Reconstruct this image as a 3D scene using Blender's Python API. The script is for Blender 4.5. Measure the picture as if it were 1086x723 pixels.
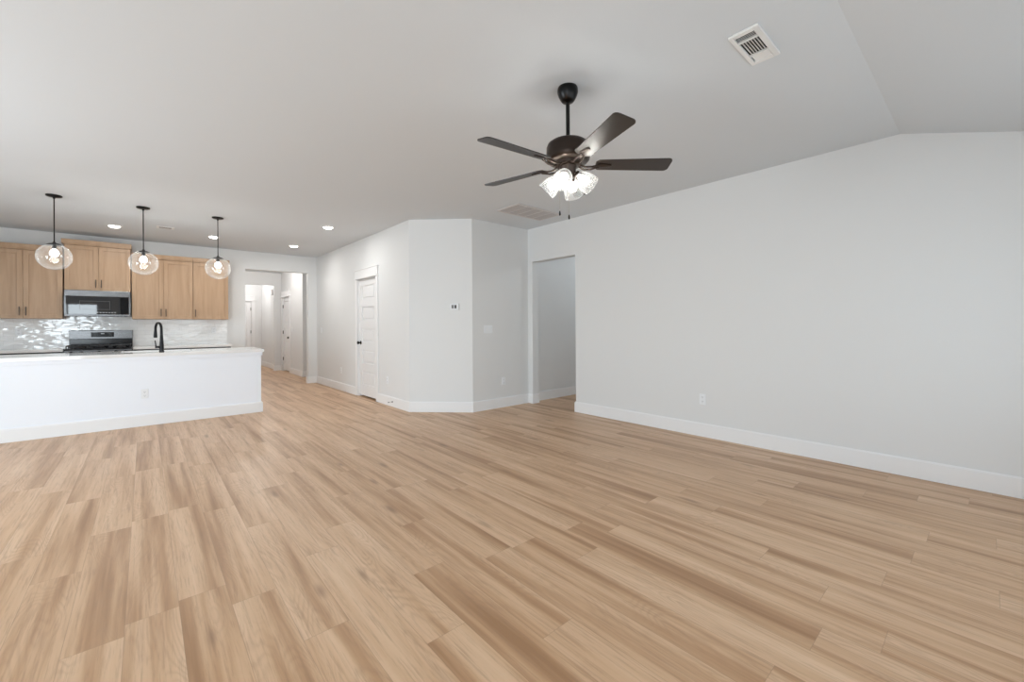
import bpy, bmesh, math, random
from mathutils import Vector, Matrix
random.seed(7)
PI = math.pi
sc = bpy.context.scene
col = sc.collection
for o in list(bpy.data.objects):
    bpy.data.objects.remove(o, do_unlink=True)

# ------------------------------------------------------------------ camera
CAMH, YAW, ROLL, FPX, CYPX = 1.2194, 0.7199, 0.0062, 443.87, 345.44
cam = bpy.data.cameras.new('camera'); cam_o = bpy.data.objects.new('camera', cam); col.objects.link(cam_o)
cam.sensor_width = 36.0; cam.sensor_fit = 'HORIZONTAL'
cam.lens = FPX * 36.0 / 1086.0
cam.shift_y = -(361.5 - CYPX) / 1086.0
cam.clip_start = 0.02; cam.clip_end = 200
_f = Vector((math.sin(YAW), math.cos(YAW), 0)); _r = Vector((math.cos(YAW), -math.sin(YAW), 0)); _u = Vector((0, 0, 1))
_R = _r * math.cos(ROLL) - _u * math.sin(ROLL); _U = _r * math.sin(ROLL) + _u * math.cos(ROLL)
m = Matrix.Identity(4)
for i in range(3):
    m[i][0] = _R[i]; m[i][1] = _U[i]; m[i][2] = -_f[i]; m[i][3] = (0, 0, CAMH)[i]
cam_o.matrix_world = m
sc.camera = cam_o

# ------------------------------------------------------------------ world, exposure, daylight
sc.view_settings.view_transform = 'Standard'; sc.view_settings.look = 'None'
sc.view_settings.gamma = 1.0; sc.view_settings.use_curve_mapping = False
sc.view_settings.exposure = -0.11
sc.cycles.use_denoising = True
sc.cycles.max_bounces = 10; sc.cycles.diffuse_bounces = 6; sc.cycles.glossy_bounces = 4
sc.cycles.transparent_max_bounces = 16; sc.cycles.sample_clamp_indirect = 6.0; sc.cycles.sample_clamp_direct = 40.0
w = bpy.data.worlds.new('world'); sc.world = w; w.use_nodes = True
wn = w.node_tree.nodes; bg = wn['Background']
sky = wn.new('ShaderNodeTexSky')
try:
    sky.sky_type = 'NISHITA'; sky.sun_disc = False; sky.sun_elevation = math.radians(55)
except Exception:
    pass
w.node_tree.links.new(sky.outputs[0], bg.inputs[0]); 

def area(name, loc, direction, sx, sy, power, color=(1, 1, 1), spread=PI):
    l = bpy.data.lights.new(name, 'AREA'); l.shape = 'RECTANGLE'; l.size = sx; l.size_y = sy
    l.energy = power; l.color = color; l.spread = spread
    o = bpy.data.objects.new(name, l); col.objects.link(o); o.location = loc
    o.rotation_euler = Vector(direction).to_track_quat('-Z', 'Z').to_euler()
    return o
def point(name, loc, power, color, radius, parent=None):
    l = bpy.data.lights.new(name, 'POINT'); l.energy = power; l.color = color; l.shadow_soft_size = radius
    o = bpy.data.objects.new(name, l); col.objects.link(o); o.location = loc
    if parent: o.parent = parent
    return o
K = dict(reara=3.7, rearb=1.0, rearc=0.9, lefta=0.7, leftb=4.0, leftc=0.6, sky=0.25, down=0.74, pend=6.5, fan=4.2, hall=1.65, passage=1.6)   # strength of each kind of light
DAY = (0.82, 0.925, 1.0)
YR, XL = -0.75, -3.1                       # rear wall face, left wall face
bg.inputs[1].default_value = 0.35*K['sky']
REAR_WIN = [(-2.60, -1.15, 0.02, 2.05), (0.35, 1.95, 0.55, 2.05), (2.35, 3.95, 0.55, 2.05)]
LEFT_WIN = [(0.6, 2.2, 0.45, 2.1), (3.2, 5.0, 0.02, 2.1), (7.2, 9.0, 1.05, 2.1)]
for kk, (x0, x1, z0, z1) in zip(('reara', 'rearb', 'rearc'), REAR_WIN):
    area('daylight_rear', ((x0+x1)/2, YR-0.22, (z0+z1)/2), (0, 1, 0.0), x1-x0, z1-z0, 10*K[kk]*(x1-x0)*(z1-z0), DAY)
for kk, (y0, y1, z0, z1) in zip(('lefta', 'leftb', 'leftc'), LEFT_WIN):
    area('daylight_left', (XL-0.22, (y0+y1)/2, (z0+z1)/2), (1, 0, 0.0), y1-y0, z1-z0, 10*K[kk]*(y1-y0)*(z1-z0), DAY)

# ------------------------------------------------------------------ node helpers and materials
class NT:
    def __init__(s, name):
        s.m = bpy.data.materials.new(name); s.m.use_nodes = True
        s.t = s.m.node_tree; s.b = s.t.nodes['Principled BSDF']; s.out = s.t.nodes['Material Output']
    def put(s, sock, v):
        if hasattr(v, 'is_output') or hasattr(v, 'links'):
            s.t.links.new(v, sock)
        else:
            if sock.type == 'RGBA' and len(v) == 3: v = (*v, 1)
            sock.default_value = v
    def n(s, kind, ins=None, **at):
        k = s.t.nodes.new('ShaderNode' + kind)
        for a, v in at.items(): setattr(k, a, v)
        for i, v in (ins or {}).items(): s.put(k.inputs[i], v)
        return k
    def math(s, op, a, b=None, c=None):
        k = s.n('Math', operation=op); s.put(k.inputs[0], a)
        if b is not None: s.put(k.inputs[1], b)
        if c is not None: s.put(k.inputs[2], c)
        return k.outputs[0]
    def vec(s, x, y, z=0.0):
        return s.n('CombineXYZ', {0: x, 1: y, 2: z}).outputs[0]
    def mix(s, f, a, b, mode='MIX'):
        k = s.n('Mix', data_type='RGBA', blend_type=mode)
        s.put(k.inputs['Factor'], f); s.put(k.inputs[6], a); s.put(k.inputs[7], b)
        return k.outputs[2]
    def noise(s, v, scale, detail=2.0, rough=0.5, dist=0.0):
        return s.n('TexNoise', {'Vector': v, 'Scale': scale, 'Detail': detail, 'Roughness': rough, 'Distortion': dist}).outputs[0]
    def ramp(s, f, stops):
        k = s.n('ValToRGB', {0: f}); e = k.color_ramp.elements
        while len(e) < len(stops): e.new(0.5)
        for el, (p, c) in zip(e, stops): el.position = p; el.color = (*c, 1)
        return k.outputs[0]
    def smooth(s, f, a, b):
        return s.n('MapRange', {0: f, 1: a, 2: b, 3: 0.0, 4: 1.0}, interpolation_type='SMOOTHSTEP').outputs[0]
    def set(s, **kw):
        for k, v in kw.items(): s.put(s.b.inputs[k.replace('_', ' ')], v)
        return s
    def bump(s, h, strength, dist=0.01):
        s.put(s.b.inputs['Normal'], s.n('Bump', {'Height': h, 'Strength': strength, 'Distance': dist}).outputs[0])
    def obj(s): return s.n('TexCoord').outputs['Object']
    def xyz(s):
        k = s.n('SeparateXYZ', {0: s.obj()}); return k.outputs

M = {}
def plain(name, rgb, rough=0.5, metal=0.0, var=0.03, scale=20, bump=0.0, spec=0.5):
    t = NT(name); o = t.obj()
    nz = t.noise(o, scale, 3)
    f = t.math('MULTIPLY_ADD', nz, var*2, 1-var)
    t.set(Base_Color=t.mix(1.0, rgb, t.n('CombineColor', {0: f, 1: f, 2: f}).outputs[0], 'MULTIPLY'), Roughness=rough, Metallic=metal)
    t.put(t.b.inputs['Specular IOR Level'], spec)
    if bump: t.bump(nz, bump, 0.004)
    M[name] = t.m
    return t
plain('wall_paint', (0.76, 0.768, 0.768), 0.55, var=0.006, scale=160, bump=0.03, spec=0.35)
plain('ceiling_paint', (0.68, 0.715, 0.745), 0.8, var=0.006, scale=120, bump=0.04, spec=0.2)
plain('trim_paint', (0.86, 0.865, 0.87), 0.35, var=0.005, scale=30)
plain('door_paint', (0.84, 0.845, 0.85), 0.35, var=0.005, scale=30)
plain('island_paint_skylit', (0.87, 0.905, 0.965), 0.4, var=0.005, scale=30)  # the blue cast of skylight is mixed into this white paint
plain('plastic_white', (0.84, 0.86, 0.88), 0.4, var=0.005)
plain('plastic_gray', (0.22, 0.22, 0.22), 0.35)
plain('slot_dark', (0.03, 0.03, 0.03), 0.6)
plain('grille_metal', (0.62, 0.60, 0.59), 0.5, var=0.01)
plain('return_metal_shaded', (0.50, 0.48, 0.475), 0.5, var=0.01)  # grey shading of the slats is put into the metal colour
plain('vent_metal', (0.80, 0.80, 0.79), 0.45, var=0.01)
plain('duct_dark', (0.02, 0.02, 0.02), 0.8)
plain('black_metal', (0.012, 0.012, 0.013), 0.35, 0.6)
plain('hinge_metal', (0.05, 0.045, 0.04), 0.4, 0.7)
plain('bronze', (0.040, 0.028, 0.022), 0.34, 0.75)
plain('blade_bronze', (0.017, 0.012, 0.010), 0.38, 0.0, spec=0.7)
plain('canopy_black', (0.006, 0.005, 0.005), 0.28, 0.5)
plain('pull_bronze', (0.085, 0.065, 0.05), 0.4, 0.7)
plain('chain_metal', (0.45, 0.42, 0.38), 0.35, 0.9)
plain('enamel_black', (0.008, 0.008, 0.010), 0.15, spec=0.35)
plain('cast_iron', (0.02, 0.02, 0.022), 0.45)
plain('display_black', (0.004, 0.004, 0.005), 0.15, spec=0.15)
plain('digit_glow_off', (0.55, 0.57, 0.6), 0.4)
plain('undercounter_shade', (0.045, 0.045, 0.048), 0.5)  # dark colour stands in for the shadow line under the counter edge
plain('dark_void', (0.03, 0.025, 0.02), 0.9)
# brushed steel
t = NT('steel'); x = t.xyz()
nz = t.noise(t.vec(t.math('MULTIPLY', x[0], 3.0), t.math('MULTIPLY', x[1], 200.0), t.math('MULTIPLY', x[2], 260.0)), 1.0, 3)
t.set(Base_Color=t.ramp(nz, [(0.3, (0.12, 0.12, 0.123)), (0.7, (0.18, 0.18, 0.183))]), Metallic=1.0, Roughness=0.27)
M['steel'] = t.m
# microwave door glass: near black, mirror-like
t = plain('glass_black', (0.010, 0.010, 0.012), 0.025); t.put(t.b.inputs['Specular IOR Level'], 0.7)
# polished white quartz
t = NT('quartz'); o = t.obj()
v = t.smooth(t.noise(o, 3.0, 6, 0.6, 1.2), 0.47, 0.53)
t.set(Base_Color=t.mix(t.math('MULTIPLY', v, 0.12), (0.84, 0.84, 0.835), (0.68, 0.68, 0.68)), Roughness=0.07)
M['quartz'] = t.m
# maple cabinet wood, vertical grain
t = NT('maple'); x = t.xyz()
g = t.noise(t.vec(t.math('MULTIPLY', x[0], 16.0), t.math('MULTIPLY', x[1], 16.0), t.math('MULTIPLY', x[2], 1.3)), 1.0, 4, 0.55, 0.4)
fg = t.noise(t.vec(t.math('MULTIPLY', x[0], 150.0), t.math('MULTIPLY', x[1], 150.0), t.math('MULTIPLY', x[2], 6.0)), 1.0, 2)
c = t.ramp(g, [(0.30, (0.40, 0.255, 0.150)), (0.62, (0.485, 0.325, 0.205))])
c = t.mix(t.math('MULTIPLY', fg, 0.22), c, (0.35, 0.22, 0.125))
t.set(Base_Color=c, Roughness=0.42); M['maple'] = t.m
# oak vinyl planks along Y
t = NT('oak_planks'); x = t.xyz(); X, Y = x[0], x[1]
PW, PL = 0.1755, 1.22
rx = t.math('DIVIDE', t.math('ADD', X, 0.068), PW); row = t.math('FLOOR', rx); fx = t.math('FRACT', rx)
wo = t.n('TexWhiteNoise', {'W': row}, noise_dimensions='1D').outputs[0]
ry = t.math('ADD', t.math('DIVIDE', Y, PL), t.math('MULTIPLY', wo, 7.0)); cl = t.math('FLOOR', ry); fy = t.math('FRACT', ry)
rn = t.n('TexWhiteNoise', {'Vector': t.vec(row, cl, 0.0)}, noise_dimensions='3D'); r1 = rn.outputs[0]
rc = t.n('SeparateColor', {0: rn.outputs[1]}).outputs; r2, r3 = rc[0], rc[1]
zoff = t.math('MULTIPLY', r1, 60.0)
def pn(sx, sy, extra, detail, rough=0.5, dist=0.0):
    return t.noise(t.vec(t.math('MULTIPLY', X, sx), t.math('MULTIPLY', Y, sy), t.math('ADD', zoff, extra)), 1.0, detail, rough, dist)
n1 = pn(11.0, 0.45, 0.0, 2.0, 0.5, 0.2)          # broad bands along the board
n2 = pn(6.0, 1.1, 9.0, 1.5, 0.4, 0.4)           # cathedral figure
n4 = pn(30.0, 1.0, 4.0, 3.0, 0.6)               # streaks
n3 = pn(95.0, 4.0, 2.0, 4.0, 0.7)             # pores
n5 = pn(4.0, 1.5, 21.0, 1.0)                    # where the figure shows
rings = t.math('POWER', t.math('MULTIPLY_ADD', t.math('SINE', t.math('MULTIPLY_ADD', n2, 200.0, t.math('MULTIPLY', n4, 9.0))), 0.5, 0.5), 2.0)
rings = t.math('MULTIPLY', rings, t.smooth(n5, 0.44, 0.62))
vor = t.n('TexVoronoi', {'Vector': t.vec(t.math('MULTIPLY', X, 6.0), t.math('MULTIPLY', Y, 1.5), zoff), 'Scale': 0.85}, feature='F1', voronoi_dimensions='3D').outputs[0]
knot = t.math('SUBTRACT', 1.0, t.smooth(t.math('MULTIPLY_ADD', n4, 0.12, t.math('SUBTRACT', vor, 0.06)), 0.01, 0.15))
tone = t.math('ADD', n1, t.math('MULTIPLY_ADD', r2, 0.10, -0.05))
tone = t.math('ADD', tone, t.math('MULTIPLY_ADD', n4, 0.34, -0.17))
c = t.ramp(tone, [(0.25, (0.352, 0.193, 0.096)), (0.38, (0.484, 0.291, 0.160)), (0.50, (0.607, 0.395, 0.239)), (0.74, (0.704, 0.493, 0.325))])
c = t.mix(t.math('MULTIPLY', rings, 0.24), c, (0.347, 0.202, 0.119))
c = t.mix(t.math('MULTIPLY', t.smooth(n3, 0.46, 0.70), 0.42), c, (0.316, 0.183, 0.105))
c = t.mix(t.math('MULTIPLY', knot, 0.5), c, (0.163, 0.084, 0.046))
gx = t.math('MINIMUM', fx, t.math('SUBTRACT', 1.0, fx)); gy = t.math('MINIMUM', fy, t.math('SUBTRACT', 1.0, fy))
gap = t.math('MAXIMUM', t.math('LESS_THAN', gx, 0.006), t.math('LESS_THAN', gy, 0.0009))
c = t.mix(t.math('MULTIPLY', gap, 0.35), c, (0.194, 0.113, 0.069))
t.set(Base_Color=c, Roughness=t.math('MULTIPLY_ADD', n3, 0.10, 0.33))
t.put(t.b.inputs['Specular IOR Level'], 0.4)
t.bump(t.math('SUBTRACT', t.math('MULTIPLY', n3, 0.15), gap), 0.12, 0.002)
M['oak_planks'] = t.m
# glossy hand-made white tile
t = NT('tile'); x = t.xyz()
br = t.n('TexBrick', {'Vector': t.vec(x[0], x[2], 0.0), 'Color1': (0.90, 0.905, 0.905, 1), 'Color2': (0.86, 0.87, 0.87, 1), 'Mortar': (0.78, 0.78, 0.78, 1),
     'Scale': 1.0, 'Mortar Size': 0.0022, 'Brick Width': 0.20, 'Row Height': 0.065})
wv = t.noise(t.vec(t.math('MULTIPLY', x[0], 6.0), t.math('MULTIPLY', x[1], 6.0), t.math('MULTIPLY', x[2], 17.0)), 1.0, 1, 0.5, 0.3)
t.set(Base_Color=br.outputs[0], Roughness=0.045)
t.bump(t.math('SUBTRACT', wv, t.math('MULTIPLY', br.outputs[1], 0.12)), 1.0, 0.0075)
t.put(t.b.inputs['Specular IOR Level'], 0.9); M['tile'] = t.m
# thin clear glass (a shell of one wall): see-through with a fresnel sheen
def thin_glass(name, tint, base, edge, rough, seeds, milky=0.35):
    t = NT(name); t.t.nodes.remove(t.b)
    lw = t.n('LayerWeight', {0: 0.35}).outputs[1]
    seed = t.smooth(t.noise(t.obj(), 55.0, 2), 0.60, 0.75)
    f = t.math('ADD', t.math('MULTIPLY_ADD', t.math('POWER', lw, 2.0), edge, base), t.math('MULTIPLY', seed, seeds))
    a = t.n('BsdfTransparent', {0: tint}); g = t.n('BsdfGlossy', {0: (1, 1, 1, 1), 'Roughness': rough})
    d = t.n('BsdfDiffuse', {0: (0.9, 0.9, 0.9, 1)})
    gd = t.n('MixShader', {0: milky, 1: g.outputs[0], 2: d.outputs[0]})
    mx = t.n('MixShader', {0: f, 1: a.outputs[0], 2: gd.outputs[0]})
    t.t.links.new(mx.outputs[0], t.out.inputs[0]); M[name] = t.m
thin_glass('globe_glass', (0.96, 0.965, 0.96, 1), 0.10, 0.95, 0.05, 0.07)
thin_glass('shade_glass', (0.93, 0.94, 0.94, 1), 0.14, 0.6, 0.40, 0.0, 0.85)
def glow(name, rgb, s):
    t = NT(name); t.set(Base_Color=(0.9, 0.9, 0.88), Emission_Color=rgb, Emission_Strength=s); M[name] = t.m
glow('bulb_glow', (1.0, 0.95, 0.87), 9.0)
glow('globe_bulb_glow', (1.0, 0.97, 0.92), 9.0)
glow('lens_glow', (1.0, 0.96, 0.90), 14.0)

# ------------------------------------------------------------------ mesh helpers
class MB:
    def __init__(s): s.bm = bmesh.new()
    def _merge(s, b, mat=None):
        if mat is not None: bmesh.ops.transform(b, matrix=mat, verts=b.verts)
        me = bpy.data.meshes.new('t'); b.to_mesh(me); b.free(); s.bm.from_mesh(me); bpy.data.meshes.remove(me)
    def box(s, x0, x1, y0, y1, z0, z1, bev=0.0, mat=None, seg=2):
        b = bmesh.new(); bmesh.ops.create_cube(b, size=1.0)
        for v in b.verts:
            v.co = Vector(((x0+x1)/2 + v.co.x*(x1-x0), (y0+y1)/2 + v.co.y*(y1-y0), (z0+z1)/2 + v.co.z*(z1-z0)))
        if bev: bmesh.ops.bevel(b, geom=list(b.edges), offset=bev, segments=seg, affect='EDGES', profile=0.5)
        s._merge(b, mat); return s
    def lathe(s, prof, seg=32, mat=None, cap=True):
        b = bmesh.new(); rings = []
        for r, z in prof:
            if r < 1e-6: rings.append([b.verts.new((0, 0, z))])
            else: rings.append([b.verts.new((r*math.cos(2*PI*k/seg), r*math.sin(2*PI*k/seg), z)) for k in range(seg)])
        for A, B in zip(rings, rings[1:]):
            for k in range(seg):
                k2 = (k+1) % seg
                if len(A) == 1 and len(B) == 1: continue
                if len(A) == 1: b.faces.new((A[0], B[k], B[k2]))
                elif len(B) == 1: b.faces.new((A[k], A[k2], B[0]))
                else: b.faces.new((A[k], A[k2], B[k2], B[k]))
        if cap:
            for R in (rings[0], rings[-1]):
                if len(R) > 1: b.faces.new(R)
        bmesh.ops.recalc_face_normals(b, faces=b.faces)
        s._merge(b, mat); return s
    def tube(s, pts, rad, seg=12, flat=1.0, mat=None):
        pts = [Vector(p) for p in pts]; n = len(pts)
        if not hasattr(rad, '__len__'): rad = [rad]*n
        b = bmesh.new(); rings = []; up = None
        for i, p in enumerate(pts):
            d = (pts[min(i+1, n-1)] - pts[max(i-1, 0)]).normalized()
            if up is None: up = Vector((0, 0, 1)) if abs(d.z) < 0.9 else Vector((0, 1, 0))
            a = d.cross(up).normalized(); u = a.cross(d).normalized(); up = u
            rings.append([b.verts.new(p + a*rad[i]*math.cos(2*PI*k/seg) + u*rad[i]*flat*math.sin(2*PI*k/seg)) for k in range(seg)])
        for A, B in zip(rings, rings[1:]):
            for k in range(seg): b.faces.new((A[k], A[(k+1) % seg], B[(k+1) % seg], B[k]))
        b.faces.new(rings[0]); b.faces.new(rings[-1])
        bmesh.ops.recalc_face_normals(b, faces=b.faces)
        s._merge(b, mat); return s
    def prism(s, poly, z0, z1, mat=None, bev=0.0):
        b = bmesh.new()
        lo = [b.verts.new((p[0], p[1], z0)) for p in poly]; hi = [b.verts.new((p[0], p[1], z1)) for p in poly]
        n = len(poly); b.faces.new(lo); b.faces.new(hi)
        for k in range(n): b.faces.new((lo[k], lo[(k+1) % n], hi[(k+1) % n], hi[k]))
        bmesh.ops.recalc_face_normals(b, faces=b.faces)
        if bev:
            bmesh.ops.bevel(b, geom=list(b.edges), offset=bev, segments=2, affect='EDGES', profile=0.5)
        s._merge(b, mat); return s
    def sphere(s, c, r, seg=24, rings=14, sz=1.0, mat=None):
        b = bmesh.new(); bmesh.ops.create_uvsphere(b, u_segments=seg, v_segments=rings, radius=r)
        for v in b.verts: v.co = Vector((v.co.x+c[0], v.co.y+c[1], v.co.z*sz+c[2]))
        s._merge(b, mat); return s
    def build(s, name, mat, parent=None, smooth=False, loc=None):
        me = bpy.data.meshes.new(name); s.bm.to_mesh(me); s.bm.free()
        me.materials.append(M[mat])
        if smooth:
            for p in me.polygons: p.use_smooth = True
            me.set_sharp_from_angle(angle=math.radians(40))
        o = bpy.data.objects.new(name, me); col.objects.link(o)
        if parent: o.parent = parent
        if loc: o.location = loc
        return o
def struct(o): o['kind'] = 'structure'; return o
def tag(o, label, cat, group=None):
    o['label'] = label; o['category'] = cat
    if group: o['group'] = group
    return o
def thing(name, label, cat, loc, rotz=0.0, group=None):
    o = bpy.data.objects.new(name, None); col.objects.link(o); o.empty_display_size = 0.05
    o.location = loc; o.rotation_euler = (0, 0, rotz)
    return tag(o, label, cat, group)
def copy_tree(o, parent=None):
    c = o.copy(); col.objects.link(c)
    if parent: c.parent = parent
    for ch in list(o.children): copy_tree(ch, c)
    return c
def RZ(a): return Matrix.Rotation(a, 4, 'Z')
def T(x, y, z): return Matrix.Translation((x, y, z))

# ------------------------------------------------------------------ the setting
H = 2.743
XD, YB, Y1, X2, Y2, XR = 2.841, 9.751, 5.465, 3.488, 4.827, 4.575
YS = 0.466; ZR = H - 0.319*(YS - YR)          # ceiling breaks at YS and slopes down to the rear wall
OY0, OY1, OZ = 3.854, 4.727, 2.22             # opening in the right wall
HX0, HX1, HZ = 1.503, 2.662, 2.387            # opening in the back wall
XH, YH1, YH2 = 2.91, 11.10, 13.25             # hall right wall
X3, Y3 = 2.82, 15.45                          # far hall
struct(MB().box(XL-0.2, 7.4, YR-0.3, Y3+0.2, -0.12, 0.0).build('floor', 'oak_planks'))
b = MB(); b.box(XL-0.2, 7.4, YS, Y3+0.2, H, H+0.12)
pr = [(YS, H), (YS, H+0.12), (YR-0.2, ZR-0.319*0.2+0.12), (YR-0.2, ZR-0.319*0.2)]
b.prism([(-p[0], p[1]) for p in pr], XL-0.2, 7.4, mat=Matrix(((0, 0, 1, 0), (-1, 0, 0, 0), (0, 1, 0, 0), (0, 0, 0, 1))))
struct(b.build('ceiling', 'ceiling_paint'))
# right wall
b = MB(); b.box(XR, XR+0.13, YR-0.2, OY0, 0, H+0.1); b.box(XR, XR+0.13, OY0, OY1, OZ, H+0.1); b.box(XR, XR+0.13, OY1, Y2+0.12, 0, H+0.1)
struct(b.build('wall_right', 'wall_paint'))
# side passage behind the opening
b = MB(); b.box(XR+0.13, 7.3, 4.85, 4.97, 0, H+0.1); struct(b.build('wall_passage', 'wall_paint'))
struct(MB().box(7.1, 7.25, 2.4, 4.85, 0, H+0.1).build('wall_passage_end', 'wall_paint'))
struct(MB().box(XR+0.13, 7.25, 2.3, 2.42, 0, H+0.1).build('wall_passage_near', 'wall_paint'))
# pantry block: alcove wall, angled wall, door wall
struct(MB().box(X2, XR, Y2, Y2+0.12, 0, H+0.1).build('wall_alcove', 'wall_paint'))
struct(MB().prism([(XD, Y1), (X2, Y2), (X2+0.1, Y2+0.11), (XD+0.11, Y1+0.09)], 0, H+0.1).build('wall_angled', 'wall_paint'))
D1A, D1B = 6.60, 7.38
b = MB(); b.box(XD, XD+0.12, Y1, D1A, 0, H+0.1); b.box(XD, XD+0.12, D1A, D1B, 2.04, H+0.1); b.box(XD, XD+0.12, D1B, YB+0.12, 0, H+0.1)
struct(b.build('wall_pantry', 'wall_paint'))
# back wall with the hall opening
b = MB(); b.box(XL-0.2, HX0, YB, YB+0.12, 0, H+0.1); b.box(HX0, HX1, YB, YB+0.12, HZ, H+0.1); b.box(HX1, XD, YB, YB+0.12, 0, H+0.1); b.box(XD+0.12, 4.3, YB, YB+0.12, 0, H+0.1)
struct(b.build('wall_back', 'wall_paint'))
# hall
D2A, D2B = 12.33, 13.11
b = MB(); b.box(XH, XH+0.12, YH1, D2A, 0, H+0.1); b.box(XH, XH+0.12, D2A, D2B, 2.05, H+0.1); b.box(XH, XH+0.12, D2B, YH2+0.12, 0, H+0.1); b.box(XH+0.12, 4.3, YH1, YH1+0.12, 0, H+0.1)
struct(b.build('wall_hall_right', 'wall_paint'))
struct(MB().box(4.2, 4.32, YB+0.12, YH1, 0, H+0.1).build('wall_hall_nook', 'wall_paint'))
struct(MB().box(1.25, 1.37, YB+0.12, Y3, 0, H+0.1).build('wall_hall_left', 'wall_paint'))
S1 = 2.735
b = MB(); b.box(S1, XH, YH2, YH2+0.12, 0, H+0.1); b.box(1.37, S1, YH2, YH2+0.12, 2.40, H+0.1)
struct(b.build('wall_hall_cross', 'wall_paint'))
struct(MB().box(X3, X3+0.12, YH2+0.12, Y3+0.15, 0, H+0.1).build('wall_far_hall', 'wall_paint'))
D3A, D3B = 1.78, 2.545
b = MB(); b.box(1.25, D3A, Y3, Y3+0.12, 0, H+0.1); b.box(D3A, D3B, Y3, Y3+0.12, 2.04, H+0.1); b.box(D3B, X3, Y3, Y3+0.12, 0, H+0.1)
struct(b.build('wall_hall_end', 'wall_paint'))
# rear and left walls with their windows
def holes(axis, face, back, lo, hi, top, wins):
    b = MB(); cur = lo
    def bx(a0, a1, z0, z1):
        if axis == 'x': b.box(a0, a1, back, face, z0, z1)
        else: b.box(back, face, a0, a1, z0, z1)
    for a0, a1, z0, z1 in sorted(wins):
        bx(cur, a0, 0, top); bx(a0, a1, z1, top)
        if z0 > 0.05: bx(a0, a1, 0, z0)
        cur = a1
    bx(cur, hi, 0, top); return b
struct(holes('x', YR, YR-0.15, XL-0.2, XR+0.2, ZR+0.05, REAR_WIN).build('wall_rear', 'wall_paint'))
struct(holes('y', XL, XL-0.15, YR-0.2, YB+0.2, H+0.1, LEFT_WIN).build('wall_left', 'wall_paint'))
k = 0
for axis, wins in (('x', REAR_WIN), ('y', LEFT_WIN)):
    for a0, a1, z0, z1 in wins:
        k += 1; b = MB(); mid = (a0+a1)/2; e = 0.05
        face = (YR if axis == 'x' else XL)
        def bx(p0, p1, q0, q1, d0=-0.12, d1=-0.04):
            if axis == 'x': b.box(p0, p1, face+d0, face+d1, q0, q1, 0.004)
            else: b.box(face+d0, face+d1, p0, p1, q0, q1, 0.004)
        bx(a0, a0+e, z0, z1); bx(a1-e, a1, z0, z1); bx(a0+e, a1-e, z0, z0+e); bx(a0+e, a1-e, z1-e, z1)
        bx(mid-0.02, mid+0.02, z0+e, z1-e)
        struct(b.build('window_%d' % k, 'trim_paint'))

# baseboards: boards along wall runs, given as polylines with the room on the left-hand side of travel
BH, BT = 0.145, 0.016
def baseboard(name, runs):
    b = MB()
    for pts in runs:
        P = [Vector(p) for p in pts]; n = len(P)
        off = []
        for i in range(n):
            def nrm(a, c):
                d = (c-a).normalized(); return Vector((-d.y, d.x))
            if i == 0: off.append(P[0]+nrm(P[0], P[1])*BT)
            elif i == n-1: off.append(P[-1]+nrm(P[-2], P[-1])*BT)
            else:
                n1, n2 = nrm(P[i-1], P[i]), nrm(P[i], P[i+1]); s_ = (n1+n2).normalized()
                off.append(P[i]+s_*(BT/max(0.3, s_.dot(n1))))
        for i in range(n-1):
            a, c, d, e = P[i], P[i+1], off[i+1], off[i]
            b.prism([a, c, d, e], 0.0, BH-0.008)
            ai, ci = (a*0.4+e*0.6), (c*0.4+d*0.6)
            b.prism([a, c, ci, ai], BH-0.008, BH)
    return struct(b.build(name, 'trim_paint'))
baseboard('baseboard_right', [[(XR, YR), (XR, OY0), (XR+0.13, OY0)]])
baseboard('baseboard_passage', [[(XR+0.13, OY1), (XR, OY1), (XR, Y2)], [(7.1, 4.85), (XR+0.13, 4.85)]])
baseboard('baseboard_alcove', [[(XR, Y2), (X2, Y2), (XD, Y1), (XD, D1A-0.09)]])
baseboard('baseboard_pantry', [[(XD, D1B+0.09), (XD, YB), (HX1, YB), (HX1, YB+0.12)]])
baseboard('baseboard_back', [[(HX0, YB+0.12), (HX0, YB), (1.23, YB)]])
baseboard('baseboard_hall', [[(4.2, YH1), (XH, YH1), (XH, D2A-0.09)], [(XH, D2B+0.09), (XH, YH2), (S1, YH2), (S1, YH2+0.12)]])
baseboard('baseboard_far_hall', [[(X3, YH2+0.12), (X3, Y3), (D3B+0.09, Y3)]])

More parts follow.
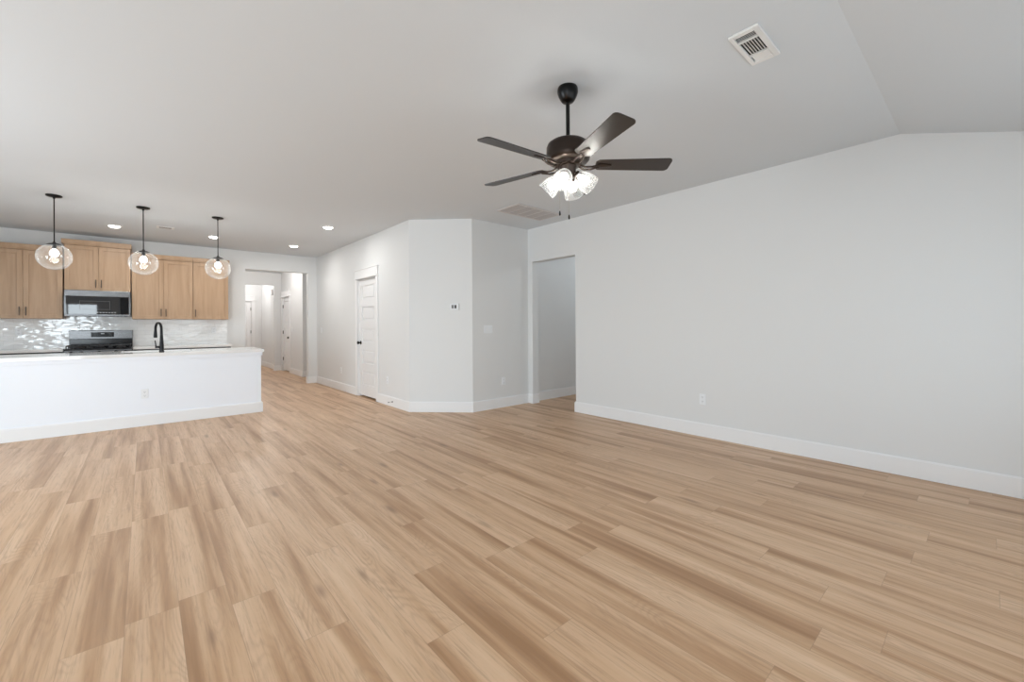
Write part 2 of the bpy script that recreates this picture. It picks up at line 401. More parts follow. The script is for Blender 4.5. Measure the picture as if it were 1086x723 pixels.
# ------------------------------------------------------------------ doors (local frame: leaf width along +X from the hinge side, front towards -Y)
def door(name, loc, rotz, width, hinge_right, label, knob=True, hinge_mat='hinge_metal'):
    root = bpy.data.objects.new(name, None); col.objects.link(root); root.location = loc; root.rotation_euler = (0, 0, rotz)
    struct(root); root['label'] = label; root['category'] = 'door'
    W = width
    # casing and header, proud of the wall
    b = MB(); cw = 0.088
    b.box(-W/2-cw, -W/2-0.004, -0.018, 0.0, 0.0, 2.05, 0.003); b.box(W/2+0.004, W/2+cw, -0.018, 0.0, 0.0, 2.05, 0.003)
    b.box(-W/2-cw, W/2+cw, -0.020, 0.0, 2.075, 2.205, 0.003)
    b.box(-W/2-cw-0.012, W/2+cw+0.012, -0.032, 0.0, 2.05, 2.075, 0.003)
    b.box(-W/2-cw-0.012, W/2+cw+0.012, -0.030, 0.0, 2.205, 2.222, 0.003)
    b.box(-W/2-0.004, -W/2+0.010, 0.0, 0.115, 0.0, 2.05); b.box(W/2-0.010, W/2+0.004, 0.0, 0.115, 0.0, 2.05); b.box(-W/2+0.01, W/2-0.01, 0.0, 0.115, 2.03, 2.045)
    b.build('casing', 'trim_paint', root)
    # leaf with five recessed horizontal panels, each with a raised field
    b = MB(); y0, y1 = 0.020, 0.055; zt, zb = 2.026, 0.028; x0, x1 = -W/2+0.012, W/2-0.012; st = 0.115
    pz = []; z = 1.935
    for i in range(5): pz.append((z-0.240, z)); z -= 0.240+0.130
    b.box(x0, x0+st, y0, y1, zb, zt); b.box(x1-st, x1, y0, y1, zb, zt)
    edges = [zt] + [v for p in pz for v in (p[1], p[0])] + [zb]
    for i in range(0, len(edges), 2): b.box(x0+st, x1-st, y0, y1, edges[i+1], edges[i])
    for lo, hi in pz:
        b.box(x0+st, x1-st, y0+0.017, y1-0.004, lo, hi)
        b.box(x0+st+0.030, x1-st-0.030, y0+0.005, y0+0.019, lo+0.034, hi-0.034, 0.008)
    b.build('leaf', 'door_paint', root)
    MB().box(x0, x1, 0.075, 0.11, 0.001, 2.0).build('backing', 'dark_void', root)
    hs = 1 if hinge_right else -1
    for hz in (1.80, 1.08, 0.34):
        b = MB(); b.lathe([(0.009, -0.045), (0.009, 0.045)], 10, T(hs*(W/2-0.006), 0.012, hz)); b.box(hs*(W/2-0.012)-0.012, hs*(W/2-0.012)+0.012, 0.010, 0.020, hz-0.045, hz+0.045)
        b.build('hinge', hinge_mat, root)
    if knob:
        kx = -hs*(W/2-0.012-0.062)
        b = MB(); Rm = T(kx, 0.020, 0.94) @ Matrix.Rotation(PI/2, 4, 'X')
        b.lathe([(0, 0), (0.033, 0), (0.033, 0.006), (0.013, 0.010), (0.011, 0.028), (0.020, 0.034), (0.029, 0.046), (0.029, 0.056), (0.020, 0.064), (0, 0.066)], 20, Rm)
        b.build('knob', 'black_metal', root, smooth=True)
    return root
door('door_1', (XD, (D1A+D1B)/2, 0), -PI/2, D1B-D1A, True, 'white five-panel door with black knob on the wall beside the thermostat corner', hinge_mat='grille_metal')
door('door_2', (XH, (D2A+D2B)/2, 0), -PI/2, D2B-D2A, False, 'white five-panel door with black hinges inside the hall')
door('door_3', ((D3A+D3B)/2, Y3, 0), 0.0, D3B-D3A, True, 'white door with dark hinges at the far end of the hall')

# ------------------------------------------------------------------ kitchen: back run
YF = YB - 0.33                                 # faces of the upper cabinet doors
def bar_pull(parent, x, y, z, L=0.13):
    b = MB(); b.box(x-0.006, x+0.006, y-0.034, y-0.024, z, z+L, 0.003)
    b.box(x-0.004, x+0.004, y-0.026, y, z+0.015, z+0.024); b.box(x-0.004, x+0.004, y-0.026, y, z+L-0.024, z+L-0.015)
    return b.build('handle', 'pull_bronze', parent)
def shaker(parent, x0, x1, z0, z1, y, hx=None, hz=None, mat='maple', name='door', horiz=False):
    b = MB(); s_ = 0.058; t_ = 0.020
    b.box(x0, x0+s_, y, y+t_, z0, z1, 0.0015, seg=1); b.box(x1-s_, x1, y, y+t_, z0, z1, 0.0015, seg=1)
    b.box(x0+s_, x1-s_, y, y+t_, z0, z0+s_, 0.0015, seg=1); b.box(x0+s_, x1-s_, y, y+t_, z1-s_, z1, 0.0015, seg=1)
    b.box(x0+s_-0.002, x1-s_+0.002, y+0.012, y+t_-0.002, z0+s_-0.002, z1-s_+0.002)
    d = b.build(name, mat, parent)
    if hx is not None:
        if horiz:
            b = MB(); b.box(hx-0.07, hx+0.07, y-0.034, y-0.024, hz-0.006, hz+0.006, 0.003); b.box(hx-0.055, hx-0.045, y-0.026, y, hz-0.004, hz+0.004); b.box(hx+0.045, hx+0.055, y-0.026, y, hz-0.004, hz+0.004)
            b.build('handle', 'pull_bronze', d)
        else: bar_pull(d, hx, y, hz)
    return d
def upper(label, x0, x1, z0, z1, doors, left_over=0.0, right_over=0.0, group=None):
    c = thing('wall_cabinet', label, 'cabinet', ((x0+x1)/2, YB, z0)); ox, oy, oz = c.location
    X0, X1 = x0-ox, x1-ox; yf = YF-oy; ht = z1-z0; CR = 0.082
    MB().box(X0, X1, yf+0.020, -0.001, 0, ht-0.03, 0.001, seg=1).build('body', 'maple', c)
    b = MB(); b.box(X0-left_over, X1+right_over, yf-0.018, -0.001, ht-CR+0.018, ht, 0.003); b.box(X0-left_over*0.5, X1+right_over*0.5, yf-0.008, -0.001, ht-CR, ht-CR+0.018, 0.003)
    b.build('crown', 'maple', c)
    for (a0, a1, side) in doors:
        hx = (a1-ox-0.032) if side == 'r' else (a0-ox+0.032)
        shaker(c, a0-ox+0.0015, a1-ox-0.0015, 0.003, ht-CR-0.006, yf, hx, 0.045)
    return c
upper('maple two-door wall cabinet at the left end of the kitchen wall', -1.765, -0.952, 1.373, 2.478, [(-1.765, -1.357, 'r'), (-1.357, -0.952, 'l')])
upper('short maple two-door wall cabinet above the microwave', -0.936, -0.176, 1.822, 2.612, [(-0.936, -0.556, 'r'), (-0.556, -0.176, 'l')], 0.03, 0.012)
upper('maple two-door wall cabinet just right of the microwave', -0.164, 0.650, 1.373, 2.478, [(-0.164, 0.243, 'r'), (0.243, 0.650, 'l')])
upper('narrow single-door maple wall cabinet at the right end beside the hall opening', 0.653, 1.180, 1.373, 2.478, [(0.653, 1.180, 'l')], 0.0, 0.018)
# tile behind the counter
tl = struct(MB().box(-3.0, 1.195, YB-0.009, YB-0.0005, 0.914, 1.455).build('wall_tile', 'tile'))
# base cabinets
def base(label, x0, x1, nd):
    c = thing('base_cabinet', label, 'cabinet', ((x0+x1)/2, YB, 0)); ox = c.location.x; yf = -0.61
    b = MB(); b.box(x0-ox, x1-ox, yf+0.02, -0.001, 0.10, 0.874); b.box(x0-ox, x1-ox, yf+0.08, -0.001, 0.0, 0.10); b.build('body', 'undercounter_shade', c)
    wd = (x1-x0)/nd
    for i in range(nd):
        a = x0-ox+i*wd+0.002; e = x0-ox+(i+1)*wd-0.002
        shaker(c, a, e, 0.11, 0.665, yf, e-0.03 if i % 2 == 0 else a+0.03, 0.50, 'undercounter_shade')
        shaker(c, a, e, 0.675, 0.855, yf, (a+e)/2, 0.765, 'undercounter_shade', 'drawer', True)
base('low base cabinets left of the range under the white counter', -1.80, -0.925, 2)
base('low base cabinets right of the range under the white counter', -0.145, 1.18, 3)
tag(MB().box(-1.82, -0.922, YB-0.645, YB-0.010, 0.8745, 0.914, 0.003).build('countertop', 'quartz'), 'white quartz counter to the left of the range', 'countertop')
tag(MB().box(-0.148, 1.20, YB-0.645, YB-0.010, 0.8745, 0.914, 0.003).build('countertop', 'quartz'), 'white quartz counter to the right of the range', 'countertop')

# microwave
mw = thing('microwave', 'stainless over-the-range microwave with black glass door under the short cabinet', 'microwave', (-0.555, YB, 1.415))
MW0, MW1, MD, MHt = -0.377, 0.377, -0.40, 0.405
MB().box(MW0, MW1, MD+0.035, -0.001, 0.0, MHt, 0.003).build('body', 'plastic_gray', mw)
b = MB(); b.box(MW0, MW1, MD, MD+0.034, MHt-0.095, MHt, 0.004); b.box(MW0, MW1, MD, MD+0.034, 0.0, 0.030, 0.004)
b.box(MW0, MW0+0.018, MD, MD+0.034, 0.030, MHt-0.095); b.box(MW1-0.020, MW1, MD, MD+0.034, 0.030, MHt-0.095)
b.build('door_frame', 'steel', mw)
MB().box(MW0+0.018, MW1-0.125, MD+0.004, MD+0.03, 0.030, MHt-0.095).build('door_glass', 'glass_black', mw)
cp = MB().box(MW1-0.125, MW1-0.020, MD+0.003, MD+0.03, 0.030, MHt-0.095).build('control_panel', 'display_black', mw)
wi = MB(); 
for (a, b_, c_, d_) in ((-0.21, 0.13, 0.235, 0.2375), (-0.21, 0.13, 0.105, 0.1075), (-0.2115, -0.209, 0.105, 0.2375), (0.129, 0.1315, 0.105, 0.2375)):
    wi.box(a, b_, MD+0.0025, MD+0.005, c_, d_)
wi.build('window_outline', 'plastic_gray', mw)
b = MB()
for i in range(7): b.box(-0.02+i*0.034, -0.003+i*0.034, MD+0.002, MD+0.005, 0.052, 0.064)
b.build('touch_keys', 'digit_glow_off', mw)
b = MB()
for i in range(14): b.box(-0.33+i*0.048, -0.30+i*0.048, MD+0.08, -0.06, -0.004, 0.001)
b.build('vent_grille', 'steel', mw)

# gas range
rg = thing('gas_range', 'stainless gas range with black cooktop and rear control panel', 'range', (-0.535, YB, 0))
RX = 0.377; RF = -0.70
MB().box(-RX, RX, RF+0.03, -0.03, 0.02, 0.895, 0.004).build('body', 'steel', rg)
ct = MB().box(-RX, RX, RF-0.005, -0.09, 0.895, 0.915, 0.006).build('cooktop', 'enamel_black', rg)
bgd = MB(); bgd.box(-RX, RX, -0.085, -0.012, 1.045, 1.188, 0.006); bgd.build('backguard', 'steel', rg)
MB().box(-RX+0.002, RX-0.002, -0.090, -0.012, 0.915, 1.045, 0.003).build('backguard_base', 'enamel_black', rg)
dp = MB().box(-0.128, 0.145, -0.088, -0.084, 1.078, 1.155, 0.001).build('display', 'display_black', rg)
for dx_ in (-0.112, 0.070):
    b = MB()
    for j in range(3): b.box(dx_, dx_+0.064, -0.0892, -0.0878, 1.095+j*0.02, 1.0965+j*0.02)
    b.box(dx_+0.031, dx_+0.032, -0.0892, -0.0878, 1.095, 1.136); b.build('touch_keys', 'plastic_gray', dp)
MB().box(-0.012, 0.030, -0.0892, -0.0878, 1.125, 1.142).build('clock', 'digit_glow_off', dp)
for gx0, gx1 in ((-0.360, -0.125), (-0.118, 0.118), (0.125, 0.360)):
    b = MB(); q = 0.012; zt = 0.962; zb = 0.944; ya, yb = RF+0.05, -0.12
    b.box(gx0, gx1, ya, ya+q, zb, zt, 0.003); b.box(gx0, gx1, yb-q, yb, zb, zt, 0.003)
    b.box(gx0, gx0+q, ya, yb, zb, zt, 0.003); b.box(gx1-q, gx1, ya, yb, zb, zt, 0.003)
    ym = (ya+yb)/2; b.box(gx0, gx1, ym-q/2, ym+q/2, zb, zt, 0.003)
    xm = (gx0+gx1)/2; b.box(xm-q/2, xm+q/2, ya, yb, zb, zt, 0.003)
    for fx_ in (gx0+q/2, gx1-q/2):
        for fy_ in (ya+q/2, ym, yb-q/2): b.box(fx_-q/2, fx_+q/2, fy_-q/2, fy_+q/2, 0.914, zb)
    b.build('grate', 'cast_iron', rg)
for bx_, by_ in ((-0.24, RF+0.19), (-0.24, -0.25), (0.24, RF+0.19), (0.24, -0.25), (0.0, (RF-0.1)/2)):
    MB().lathe([(0.055, 0.914), (0.055, 0.922), (0.040, 0.926), (0.040, 0.936), (0, 0.938)], 20, T(bx_, by_, 0)).build('burner', 'cast_iron', rg, smooth=True)
MB().box(-RX, RX, RF, RF+0.035, 0.805, 0.893, 0.006).build('control_rail', 'steel', rg)
for kx in (-0.30, -0.19, 0.0, 0.19, 0.30):
    MB().lathe([(0, 0), (0.026, 0), (0.024, 0.024), (0.020, 0.030), (0, 0.030)], 18, T(kx, RF, 0.85) @ Matrix.Rotation(PI/2, 4, 'X')).build('knob', 'black_metal', rg, smooth=True)
od = MB().box(-RX, RX, RF, RF+0.035, 0.215, 0.80, 0.006).build('oven_door', 'steel', rg)
MB().box(-0.27, 0.27, RF-0.003, RF+0.005, 0.33, 0.64, 0.002).build('oven_window', 'glass_black', od)
b = MB(); b.tube([(-0.33, RF-0.05, 0.745), (0.33, RF-0.05, 0.745)], 0.012); b.tube([(-0.30, RF-0.05, 0.745), (-0.30, RF, 0.745)], 0.008); b.tube([(0.30, RF-0.05, 0.745), (0.30, RF, 0.745)], 0.008)
b.build('handle', 'steel', od, smooth=True)
MB().box(-RX, RX, RF, RF+0.035, 0.05, 0.205, 0.006).build('drawer', 'steel', rg)

# ------------------------------------------------------------------ island
IX0, IX1, IY = -1.95, 1.262, 6.958
ITOP, IBOT = 0.905, 0.866
isl = thing('kitchen_island', 'long white kitchen island with plain panelled front', 'island', (0, IY, 0))
MB().box(IX0, IX1, 0.0, 0.86, 0.0, IBOT-0.0005, 0.002).build('body', 'island_paint_skylit', isl)
b = MB(); b.box(IX0-0.016, IX1+0.018, -0.016, 0.0, 0, 0.136, 0.001); b.box(IX1, IX1+0.018, 0.0, 0.86, 0, 0.136, 0.001); b.box(IX0-0.01, IX1+0.010, -0.010, 0.0, 0.136, 0.147); b.box(IX1, IX1+0.010, 0.0, 0.86, 0.136, 0.147)
b.build('baseboard', 'trim_paint', isl)
b = MB(); b.box(IX0-0.014, IX1+0.017, -0.014, 0.0, 0.817, IBOT-0.0006, 0.002); b.box(IX1, IX1+0.017, 0.0, 0.86, 0.817, IBOT-0.0006, 0.002)
b.build('apron_trim', 'island_paint_skylit', isl)
SX0, SX1, SY0, SY1 = -0.24, 0.50, 7.36, 7.78
CX0, CX1, CY0, CY1 = IX0-0.03, 1.296, IY-0.034, IY+0.90
b = MB(); b.box(CX0, SX0, CY0, CY1, IBOT, ITOP); b.box(SX1, CX1, CY0, CY1, IBOT, ITOP); b.box(SX0, SX1, CY0, SY0, IBOT, ITOP); b.box(SX0, SX1, SY1, CY1, IBOT, ITOP)
bmesh.ops.remove_doubles(b.bm, verts=b.bm.verts, dist=1e-5)
tag(b.build('countertop', 'quartz'), 'polished white quartz top on the kitchen island', 'countertop')
fc = thing('faucet', 'matte black pull-down faucet standing on the island top', 'faucet', (0.165, 7.27, ITOP), math.radians(20))
MB().lathe([(0.029, 0), (0.029, 0.006), (0.025, 0.010), (0.0235, 0.09), (0.0165, 0.20), (0.0145, 0.23)], 24).build('body', 'black_metal', fc, smooth=True)
pts = [(0, 0, 0.22)] + [(0, 0.085-0.085*math.cos(a), 0.30+0.085*math.sin(a)) for a in [PI*k/12 for k in range(0, 13)]] + [(0, 0.172, 0.27)]
MB().tube(pts, [0.0145]*(len(pts)), 14).build('spout', 'black_metal', fc, smooth=True)
MB().tube([(0, 0.171, 0.28), (0, 0.172, 0.265), (0, 0.175, 0.20), (0, 0.176, 0.185)], [0.0150, 0.0165, 0.021, 0.020], 14).build('spray_head', 'black_metal', fc, smooth=True)
b = MB(); b.tube([(-0.015, 0, 0.062), (-0.066, 0, 0.062)], 0.015, 14); b.tube([(-0.060, 0, 0.062), (-0.064, 0, 0.10), (-0.070, 0, 0.152)], [0.008, 0.007, 0.006], 10)
b.build('lever', 'black_metal', fc, smooth=True)

# ------------------------------------------------------------------ pendants and recessed lights
def pendant(loc, label):
    p = thing('pendant_lamp', label, 'pendant lamp', loc, 0, 'globe pendants over the island')
    return p
PEND = [(-0.775, 7.04, 'left globe pendant, in front of the left pair of wall cabinets'), (-0.010, 7.04, 'middle globe pendant, just right of the microwave'), (0.765, 7.04, 'right globe pendant, nearest the hall opening')]
proto = thing('pendant_lamp', PEND[0][2], 'pendant lamp', (PEND[0][0], PEND[0][1], H), 0, 'globe pendants over the island')
MB().lathe([(0, 0.001), (0.068, 0.001), (0.068, -0.012), (0.055, -0.019), (0.012, -0.024), (0.009, -0.04), (0, -0.04)], 32).build('canopy', 'black_metal', proto, smooth=True)
MB().tube([(0, 0, -0.03), (0, 0, -0.555)], 0.0055, 8).build('stem', 'black_metal', proto, smooth=True)
GZ, GR = -0.703, 0.148
cp = MB().lathe([(0, 0.172), (0.012, 0.170), (0.016, 0.158), (0.045, 0.150), (0.066, 0.1345), (0.064, 0.1330), (0, 0.140)], 32, T(0, 0, GZ)).build('cap', 'black_metal', proto, smooth=True)
MB().lathe([(0.017, 0.14), (0.019, 0.132), (0.019, 0.095), (0.015, 0.090), (0, 0.090)], 20, T(0, 0, GZ)).build('socket', 'black_metal', proto, smooth=True)
prof = [(GR*math.sin(a), GR*math.cos(a)) for a in [0.40 + (PI-0.40)*k/28 for k in range(29)]]; prof[-1] = (0, -GR)
MB().lathe(prof, 48, T(0, 0, GZ), cap=False).build('glass_globe', 'globe_glass', proto, smooth=True)
MB().lathe([(0.012, 0.092), (0.015, 0.086), (0.032, 0.066), (0.040, 0.044), (0.036, 0.022), (0.022, 0.008), (0, 0.003)], 24, T(0, 0, GZ)).build('bulb', 'globe_bulb_glow', proto, smooth=True)
point('pendant_light', (0, 0, GZ+0.044), 7*K['pend'], (1.0, 0.965, 0.91), 0.043, proto)
for x_, y_, lb in PEND[1:]:
    c = copy_tree(proto); c.location = (x_, y_, H); c['label'] = lb
RC = [(-0.334, 8.58, 'recessed ceiling light left of the middle pendant, over the range'), (0.871, 8.56, 'recessed ceiling light beside the stem of the right pendant'),
      (2.107, 8.60, 'recessed ceiling light farthest back, before the hall opening'), (2.108, 6.65, 'recessed ceiling light nearest the corner of the door wall')]
proto = thing('recessed_light', RC[0][2], 'ceiling light', (RC[0][0], RC[0][1], H), 0, 'recessed ceiling lights in the kitchen')
MB().lathe([(0.062, -0.004), (0.070, -0.010), (0.088, -0.006), (0.090, 0.001), (0.062, 0.001)], 32, cap=False).build('trim_ring', 'vent_metal', proto, smooth=True)
MB().lathe([(0.064, -0.003), (0.060, -0.014), (0.045, -0.022), (0, -0.026)], 32).build('lens', 'lens_glow', proto, smooth=True)
l = bpy.data.lights.new('downlight', 'AREA'); l.shape = 'DISK'; l.size = 0.12; l.energy = 11*K['down']; l.color = (1.0, 0.985, 0.95)
lo = bpy.data.objects.new('downlight', l); col.objects.link(lo); lo.parent = proto; lo.location = (0, 0, -0.028)
for x_, y_, lb in RC[1:]:
    c = copy_tree(proto); c.location = (x_, y_, H); c['label'] = lb
# unseen flush hall lamps, and a light added to brighten the side passage
for (hx_, hy_, pw) in ((2.1, 11.6, 16*K['hall']), (2.1, 14.5, 14*K['hall']), (6.2, 3.6, 10*K['passage'])):
    hl = bpy.data.lights.new('unseen_light', 'POINT'); hl.shadow_soft_size = 0.045; hl.energy = pw*1.35; hl.color = (1.0, 0.95, 0.91) if hx_ < 4 else (0.9, 0.96, 1.0)
    ho = bpy.data.objects.new('unseen_light', hl); col.objects.link(ho); ho.location = (hx_, hy_, H-0.06)

# ------------------------------------------------------------------ ceiling fan
FX, FY = 2.048, 1.779
fan = thing('ceiling_fan', 'dark bronze five-blade ceiling fan with a four-light kit', 'ceiling fan', (FX, FY, H))
MB().lathe([(0, 0.001), (0.062, 0.001), (0.066, -0.012), (0.066, -0.030), (0.058, -0.055), (0.046, -0.078), (0.036, -0.090), (0.020, -0.094), (0, -0.094)], 36).build('canopy', 'canopy_black', fan, smooth=True)
MB().tube([(0, 0, -0.085), (0, 0, -0.37)], 0.0125, 16).build('downrod', 'canopy_black', fan, smooth=True)
MB().lathe([(0, -0.322), (0.024, -0.322), (0.030, -0.338), (0.080, -0.343), (0.112, -0.351), (0.130, -0.364), (0.138, -0.384), (0.140, -0.440), (0.137, -0.462), (0.124, -0.476), (0.098, -0.481), (0.088, -0.482), (0.085, -0.497), (0.062, -0.500), (0, -0.500)], 48).build('motor_housing', 'bronze', fan, smooth=True)
BZ = 2.250 - H
def blade(k):
    an = math.radians(31.1) + k*2*PI/5
    r0, r1, w0, w1 = 0.175, 0.655, 0.052, 0.066
    poly = [(r0, -w0+0.02), (r0+0.02, -w0), (r1-0.028, -w1)]
    for i in range(1, 5): a = -PI/2 + (PI/2)*i/5; poly.append((r1-0.028+0.028*math.cos(a), -w1+0.028+0.028*math.sin(a)))
    poly.append((r1, -w1+0.028)); poly.append((r1, w1-0.028))
    for i in range(1, 5): a = (PI/2)*i/5; poly.append((r1-0.028+0.028*math.cos(a), w1-0.028+0.028*math.sin(a)))
    poly += [(r1-0.028, w1), (r0+0.02, w0), (r0, w0-0.02)]
    mt = T(0, 0, BZ) @ RZ(an) @ Matrix.Rotation(PITCH, 4, 'X')
    bl = MB().prism(poly, -0.003, 0.003, mat=mt).build('blade', 'blade_bronze', fan)
    b = MB(); 
    b.prism([(0.185, -0.012), (0.200, -0.024), (0.272, -0.013), (0.282, 0.0), (0.272, 0.013), (0.200, 0.024), (0.185, 0.012)], -0.009, -0.0031, mat=mt, bev=0.001)
    mr = T(0, 0, BZ) @ RZ(an)
    for s_ in (-1, 1):
        b.tube([(0.070, s_*0.016, -0.006), (0.105, s_*0.022, -0.022), (0.150, s_*0.022, -0.020), (0.205, s_*0.012, -0.006)], 0.0062, 10, mat=mr)
    b.build('blade_iron', 'bronze', bl, smooth=True)
PITCH = math.radians(-12)
for k in range(5): blade(k)
# light kit
kit = MB().lathe([(0, -0.498), (0.055, -0.498), (0.057, -0.508), (0.050, -0.520), (0.048, -0.560), (0.040, -0.575), (0.020, -0.585), (0.010, -0.600), (0, -0.602)], 32).build('light_kit', 'bronze', fan, smooth=True)
CAMDIR = math.atan2(-FY, -FX)                  # bearing of the first shade: towards the room's near corner
for k in range(4):
    an = CAMDIR - math.radians(15) + k*PI/2
    tilt = math.radians(48)
    mt = T(0, 0, -0.555) @ RZ(an) @ T(0.048, 0, 0) @ Matrix.Rotation(-tilt, 4, 'Y')   # local -Z points out and down
    arm = MB().lathe([(0, 0.012), (0.012, 0.010), (0.014, 0.0), (0.024, -0.006), (0.026, -0.026), (0, -0.026)], 20, mt).build('lamp_arm', 'bronze', fan, smooth=True)
    sh = MB().lathe([(0.026, -0.022), (0.032, -0.028), (0.046, -0.052), (0.056, -0.084), (0.061, -0.118), (0.0625, -0.136), (0.0595, -0.136), (0.058, -0.118), (0.053, -0.084), (0.043, -0.054)], 36, mt, cap=False).build('lamp_shade', 'shade_glass', fan, smooth=True)
    MB().lathe([(0.012, -0.026), (0.014, -0.038), (0.027, -0.060), (0.030, -0.078), (0.026, -0.096), (0.012, -0.107), (0, -0.108)], 20, mt).build('bulb', 'bulb_glow', sh, smooth=True)
    point('fan_light', mt @ Vector((0, 0, -0.080)), 6.5*K['fan'], (1.0, 0.96, 0.90), 0.032, fan)
for (lx, lz0, lz1) in ((-0.055, -0.52, -0.800), (0.004, -0.58, -0.825)):
    dx, dy = lx*math.cos(YAW), -lx*math.sin(YAW)
    ch = MB().tube([(dx, dy, lz0), (dx, dy, lz1+0.02)], 0.0011, 6).build('pull_chain', 'chain_metal', fan)
    MB().lathe([(0, 0.014), (0.003, 0.012), (0.0055, 0.0), (0.006, -0.012), (0.003, -0.018), (0, -0.018)], 14, T(dx, dy, lz1)).build('fob', 'canopy_black', ch, smooth=True)

# ------------------------------------------------------------------ ceiling vents
rgs = thing('ceiling_vent', 'white three-way ceiling register near the ceiling fold', 'ceiling vent', (2.506, 0.836, H))
L_, W_ = 0.173, 0.073
b = MB(); ed = 0.030; zz = -0.014
b.box(-L_, L_, -W_, -W_+ed, zz, 0.0, 0.003); b.box(-L_, L_, W_-ed+0.008, W_, zz, 0.0, 0.003); b.box(-L_, -L_+ed, -W_+ed, W_-ed+0.008, zz, 0.0, 0.002); b.box(L_-ed, L_, -W_+ed, W_-ed+0.008, zz, 0.0, 0.002)
for xx in (-0.085, 0.075): b.box(xx-0.005, xx+0.005, -W_+ed, W_-ed+0.008, zz, -0.002)
b.build('frame', 'vent_metal', rgs)
MB().box(-L_+ed, L_-ed, -W_+ed, W_-ed+0.008, -0.0025, -0.0005).build('duct_shade', 'duct_dark', rgs)  # near-black sheet stands for the shade inside the register
b = MB()
for i in range(6):
    yy = -W_+ed+0.012+i*0.0135
    b.box(-0.075, 0.065, -0.0060, 0.0060, -0.0006, 0.0006, mat=T(-0.005, yy, zz+0.006) @ Matrix.Rotation(math.radians(38), 4, 'X'))
b.build('louver', 'vent_metal', rgs)
b = MB()
for i in range(5):
    xx = -L_+ed+0.006+i*0.0115
    b.box(-0.006, 0.006, -0.040, 0.044, -0.0006, 0.0006, mat=T(xx, 0, zz+0.006) @ Matrix.Rotation(math.radians(-42), 4, 'Y'))
b.build('louver', 'vent_metal', rgs)
b = MB()
for i in range(5):
    xx = 0.088+i*0.0125
    b.box(-0.0075, 0.0075, -0.040, 0.044, -0.0006, 0.0006, mat=T(xx, 0, zz+0.006) @ Matrix.Rotation(math.radians(25), 4, 'Y'))
b.build('louver', 'vent_metal', rgs)
rt = thing('return_grille', 'large grey return air grille on the ceiling before the side opening', 'ceiling vent', (3.89, 4.062, H))
L_, W_ = 0.40, 0.212; ed = 0.028; zz = -0.012
b = MB(); b.box(-L_, L_, -W_, -W_+ed, zz, 0, 0.003); b.box(-L_, L_, W_-ed, W_, zz, 0, 0.003); b.box(-L_, -L_+ed, -W_+ed, W_-ed, zz, 0, 0.003); b.box(L_-ed, L_, -W_+ed, W_-ed, zz, 0, 0.003)
for i in range(1, 5): xx = -L_+ed+(2*L_-2*ed)*i/5; b.box(xx-0.007, xx+0.007, -W_+ed, W_-ed, zz, -0.002)
b.build('frame', 'grille_metal', rt)
MB().box(-L_+ed, L_-ed, -W_+ed, W_-ed, -0.0025, -0.0005).build('duct_shade', 'plastic_gray', rt)  # grey sheet paints the shade behind the louvers
b = MB()
for i in range(24):
    yy = -W_+ed+0.010+i*0.0148
    b.box(-L_+ed, L_-ed, -0.0075, 0.0075, -0.0006, 0.0006, mat=T(0, yy, zz+0.006) @ Matrix.Rotation(math.radians(-35), 4, 'X'))
b.build('louvers', 'return_metal_shaded', rt)
kv = thing('ceiling_vent', 'small white ceiling register between the middle and right pendants', 'ceiling vent', (0.24, 8.25, H))
b = MB(); b.box(-0.105, 0.105, -0.085, -0.06, -0.005, 0, 0.001); b.box(-0.105, 0.105, 0.06, 0.085, -0.005, 0, 0.001); b.box(-0.105, -0.072, -0.06, 0.06, -0.005, 0, 0.001); b.box(0.072, 0.105, -0.06, 0.06, -0.005, 0, 0.001)
b.build('frame', 'vent_metal', kv)
MB().box(-0.072, 0.072, -0.06, 0.06, -0.0032, -0.0005).build('duct_shade', 'duct_dark', kv)  # black sheet paints the shaded slot behind the slats
b = MB()
for i in range(6): b.box(-0.072, 0.072, -0.0028, 0.0028, -0.0005, 0.0005, mat=T(0, -0.05+i*0.020, -0.0040))
b.build('louver', 'grille_metal', kv)

# ------------------------------------------------------------------ plates on walls (local frame: faces -Y, origin at the plate's centre on the wall)
def outlet(loc, rotz, label):
    o = thing('wall_outlet', label, 'outlet', loc, rotz)
    MB().box(-0.035, 0.035, -0.007, 0.0, -0.058, 0.058, 0.003).build('plate', 'plastic_white', o)
    for s_ in (-1, 1):
        rcp = MB().box(-0.0165, 0.0165, -0.009, -0.006, s_*0.0225-0.0145, s_*0.0225+0.0145, 0.003).build('receptacle', 'plastic_white', o)
        b = MB(); b.box(-0.0085, -0.0055, -0.0096, -0.0085, s_*0.0225-0.002, s_*0.0225+0.008); b.box(0.0055, 0.0085, -0.0096, -0.0085, s_*0.0225-0.002, s_*0.0225+0.007); b.box(-0.003, 0.003, -0.0096, -0.0085, s_*0.0225-0.010, s_*0.0225-0.005)
        b.build('slots', 'plastic_gray', rcp)
    return o
def switch(loc, rotz, label, gangs):
    o = thing('light_switch', label, 'light switch', loc, rotz); wd = 0.035+0.023*(gangs-1)
    MB().box(-wd, wd, -0.007, 0.0, -0.058, 0.058, 0.003).build('plate', 'plastic_white', o)
    for i in range(gangs):
        cx = (i-(gangs-1)/2)*0.046
        MB().box(-0.0165, 0.0165, -0.005, 0.003, -0.033, 0.033, 0.002, mat=T(cx, -0.007, 0) @ Matrix.Rotation(math.radians(5), 4, 'X')).build('rocker', 'plastic_white', o)
    return o
outlet((XR, 2.066, 0.405), -PI/2, 'white outlet low on the long right wall')
outlet((-0.006, IY, 0.40), 0, 'white outlet on the island front')
outlet((4.055, Y2, 0.39), 0, 'white outlet low on the wall beside the side opening')
outlet((XD, 6.19, 0.385), -PI/2, 'white outlet low on the wall just right of the panelled door')
outlet((XD, 8.24, 0.385), -PI/2, 'white outlet low on the wall left of the panelled door')
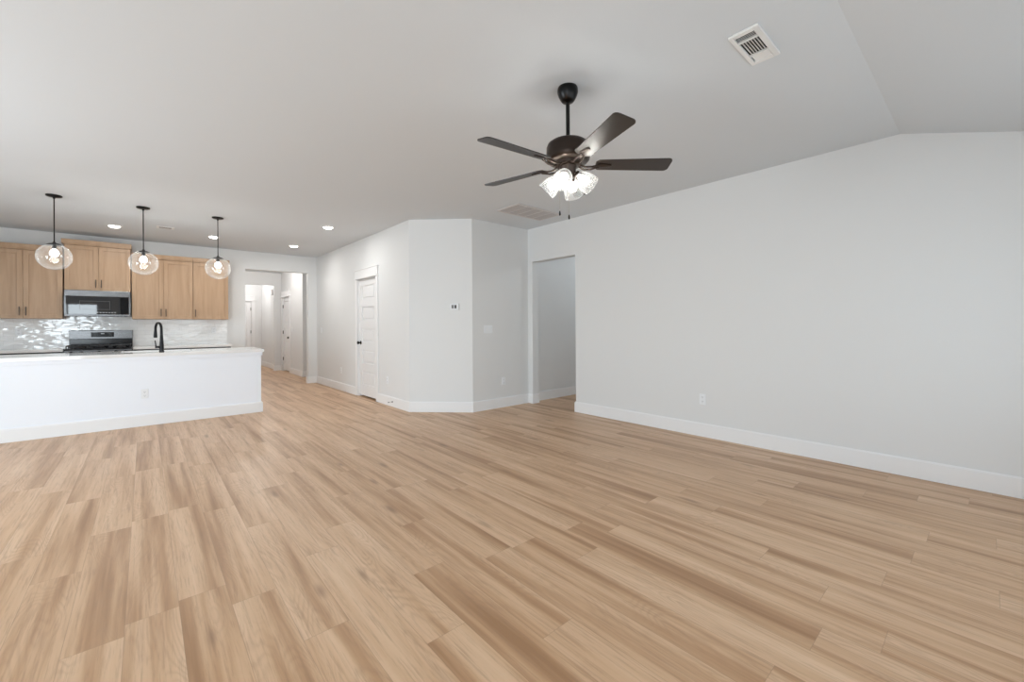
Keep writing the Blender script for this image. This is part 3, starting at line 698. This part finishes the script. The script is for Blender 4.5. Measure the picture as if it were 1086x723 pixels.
outlet((-1.445, YB-0.009, 1.172), 0, 'white outlet on the tile under the left wall cabinet')
outlet((0.985, YB-0.009, 1.172), 0, 'white outlet on the tile under the single-door wall cabinet')
switch((3.765, Y2, 1.172), 0, 'white triple light switch on the wall right of the thermostat', 3)
switch((XD, 9.42, 1.15), -PI/2, 'white light switch on the door wall near the hall opening', 1)
switch((XH, 12.08, 1.15), -PI/2, 'white light switch inside the hall beside the hinged door', 1)
tdir = Vector((X2-XD, Y2-Y1, 0)).normalized()
tp = Vector((XD, Y1, 0)) + tdir*0.655
th = thing('thermostat', 'small white thermostat with grey screens on the angled wall', 'thermostat', (tp.x, tp.y, 1.493), math.atan2(tdir.y, tdir.x))
MB().box(-0.062, 0.062, -0.026, 0.0, -0.047, 0.047, 0.005).build('housing', 'plastic_white', th)
MB().box(-0.040, -0.006, -0.0275, -0.0255, -0.022, 0.026, 0.001).build('screen', 'plastic_gray', th)
MB().box(0.004, 0.030, -0.0275, -0.0255, -0.022, 0.026, 0.001).build('screen', 'slot_dark', th)
dc = thing('door_chime', 'small grey chime box high on the far hall wall', 'chime', (X3, 13.88, 2.24), -PI/2)
MB().box(-0.06, 0.06, -0.035, 0, -0.085, 0.085, 0.006).build('housing', 'grille_metal', dc)
MB().box(-0.045, 0.045, -0.037, -0.034, -0.06, 0.06, 0.001).build('speaker_grille', 'plastic_white', dc)
ds = thing('door_stop', 'small dark spring door stop on the baseboard right of the panelled door', 'door stop', (XD-BT, 5.99, 0.075), 0)
MB().lathe([(0, 0), (0.014, 0), (0.014, 0.006), (0.006, 0.010), (0.006, 0.014)], 14, Matrix.Rotation(-PI/2, 4, 'Y')).build('mount', 'plastic_gray', ds, smooth=True)
pts = [(-0.012-0.045*k/60, 0.0055*math.cos(k*0.9), 0.0055*math.sin(k*0.9)) for k in range(61)]
MB().tube(pts, 0.0014, 6).build('spring', 'grille_metal', ds, smooth=True)
MB().lathe([(0, 0.055), (0.008, 0.055), (0.008, 0.07), (0, 0.072)], 12, Matrix.Rotation(-PI/2, 4, 'Y')).build('rubber_tip', 'plastic_gray', ds, smooth=True)
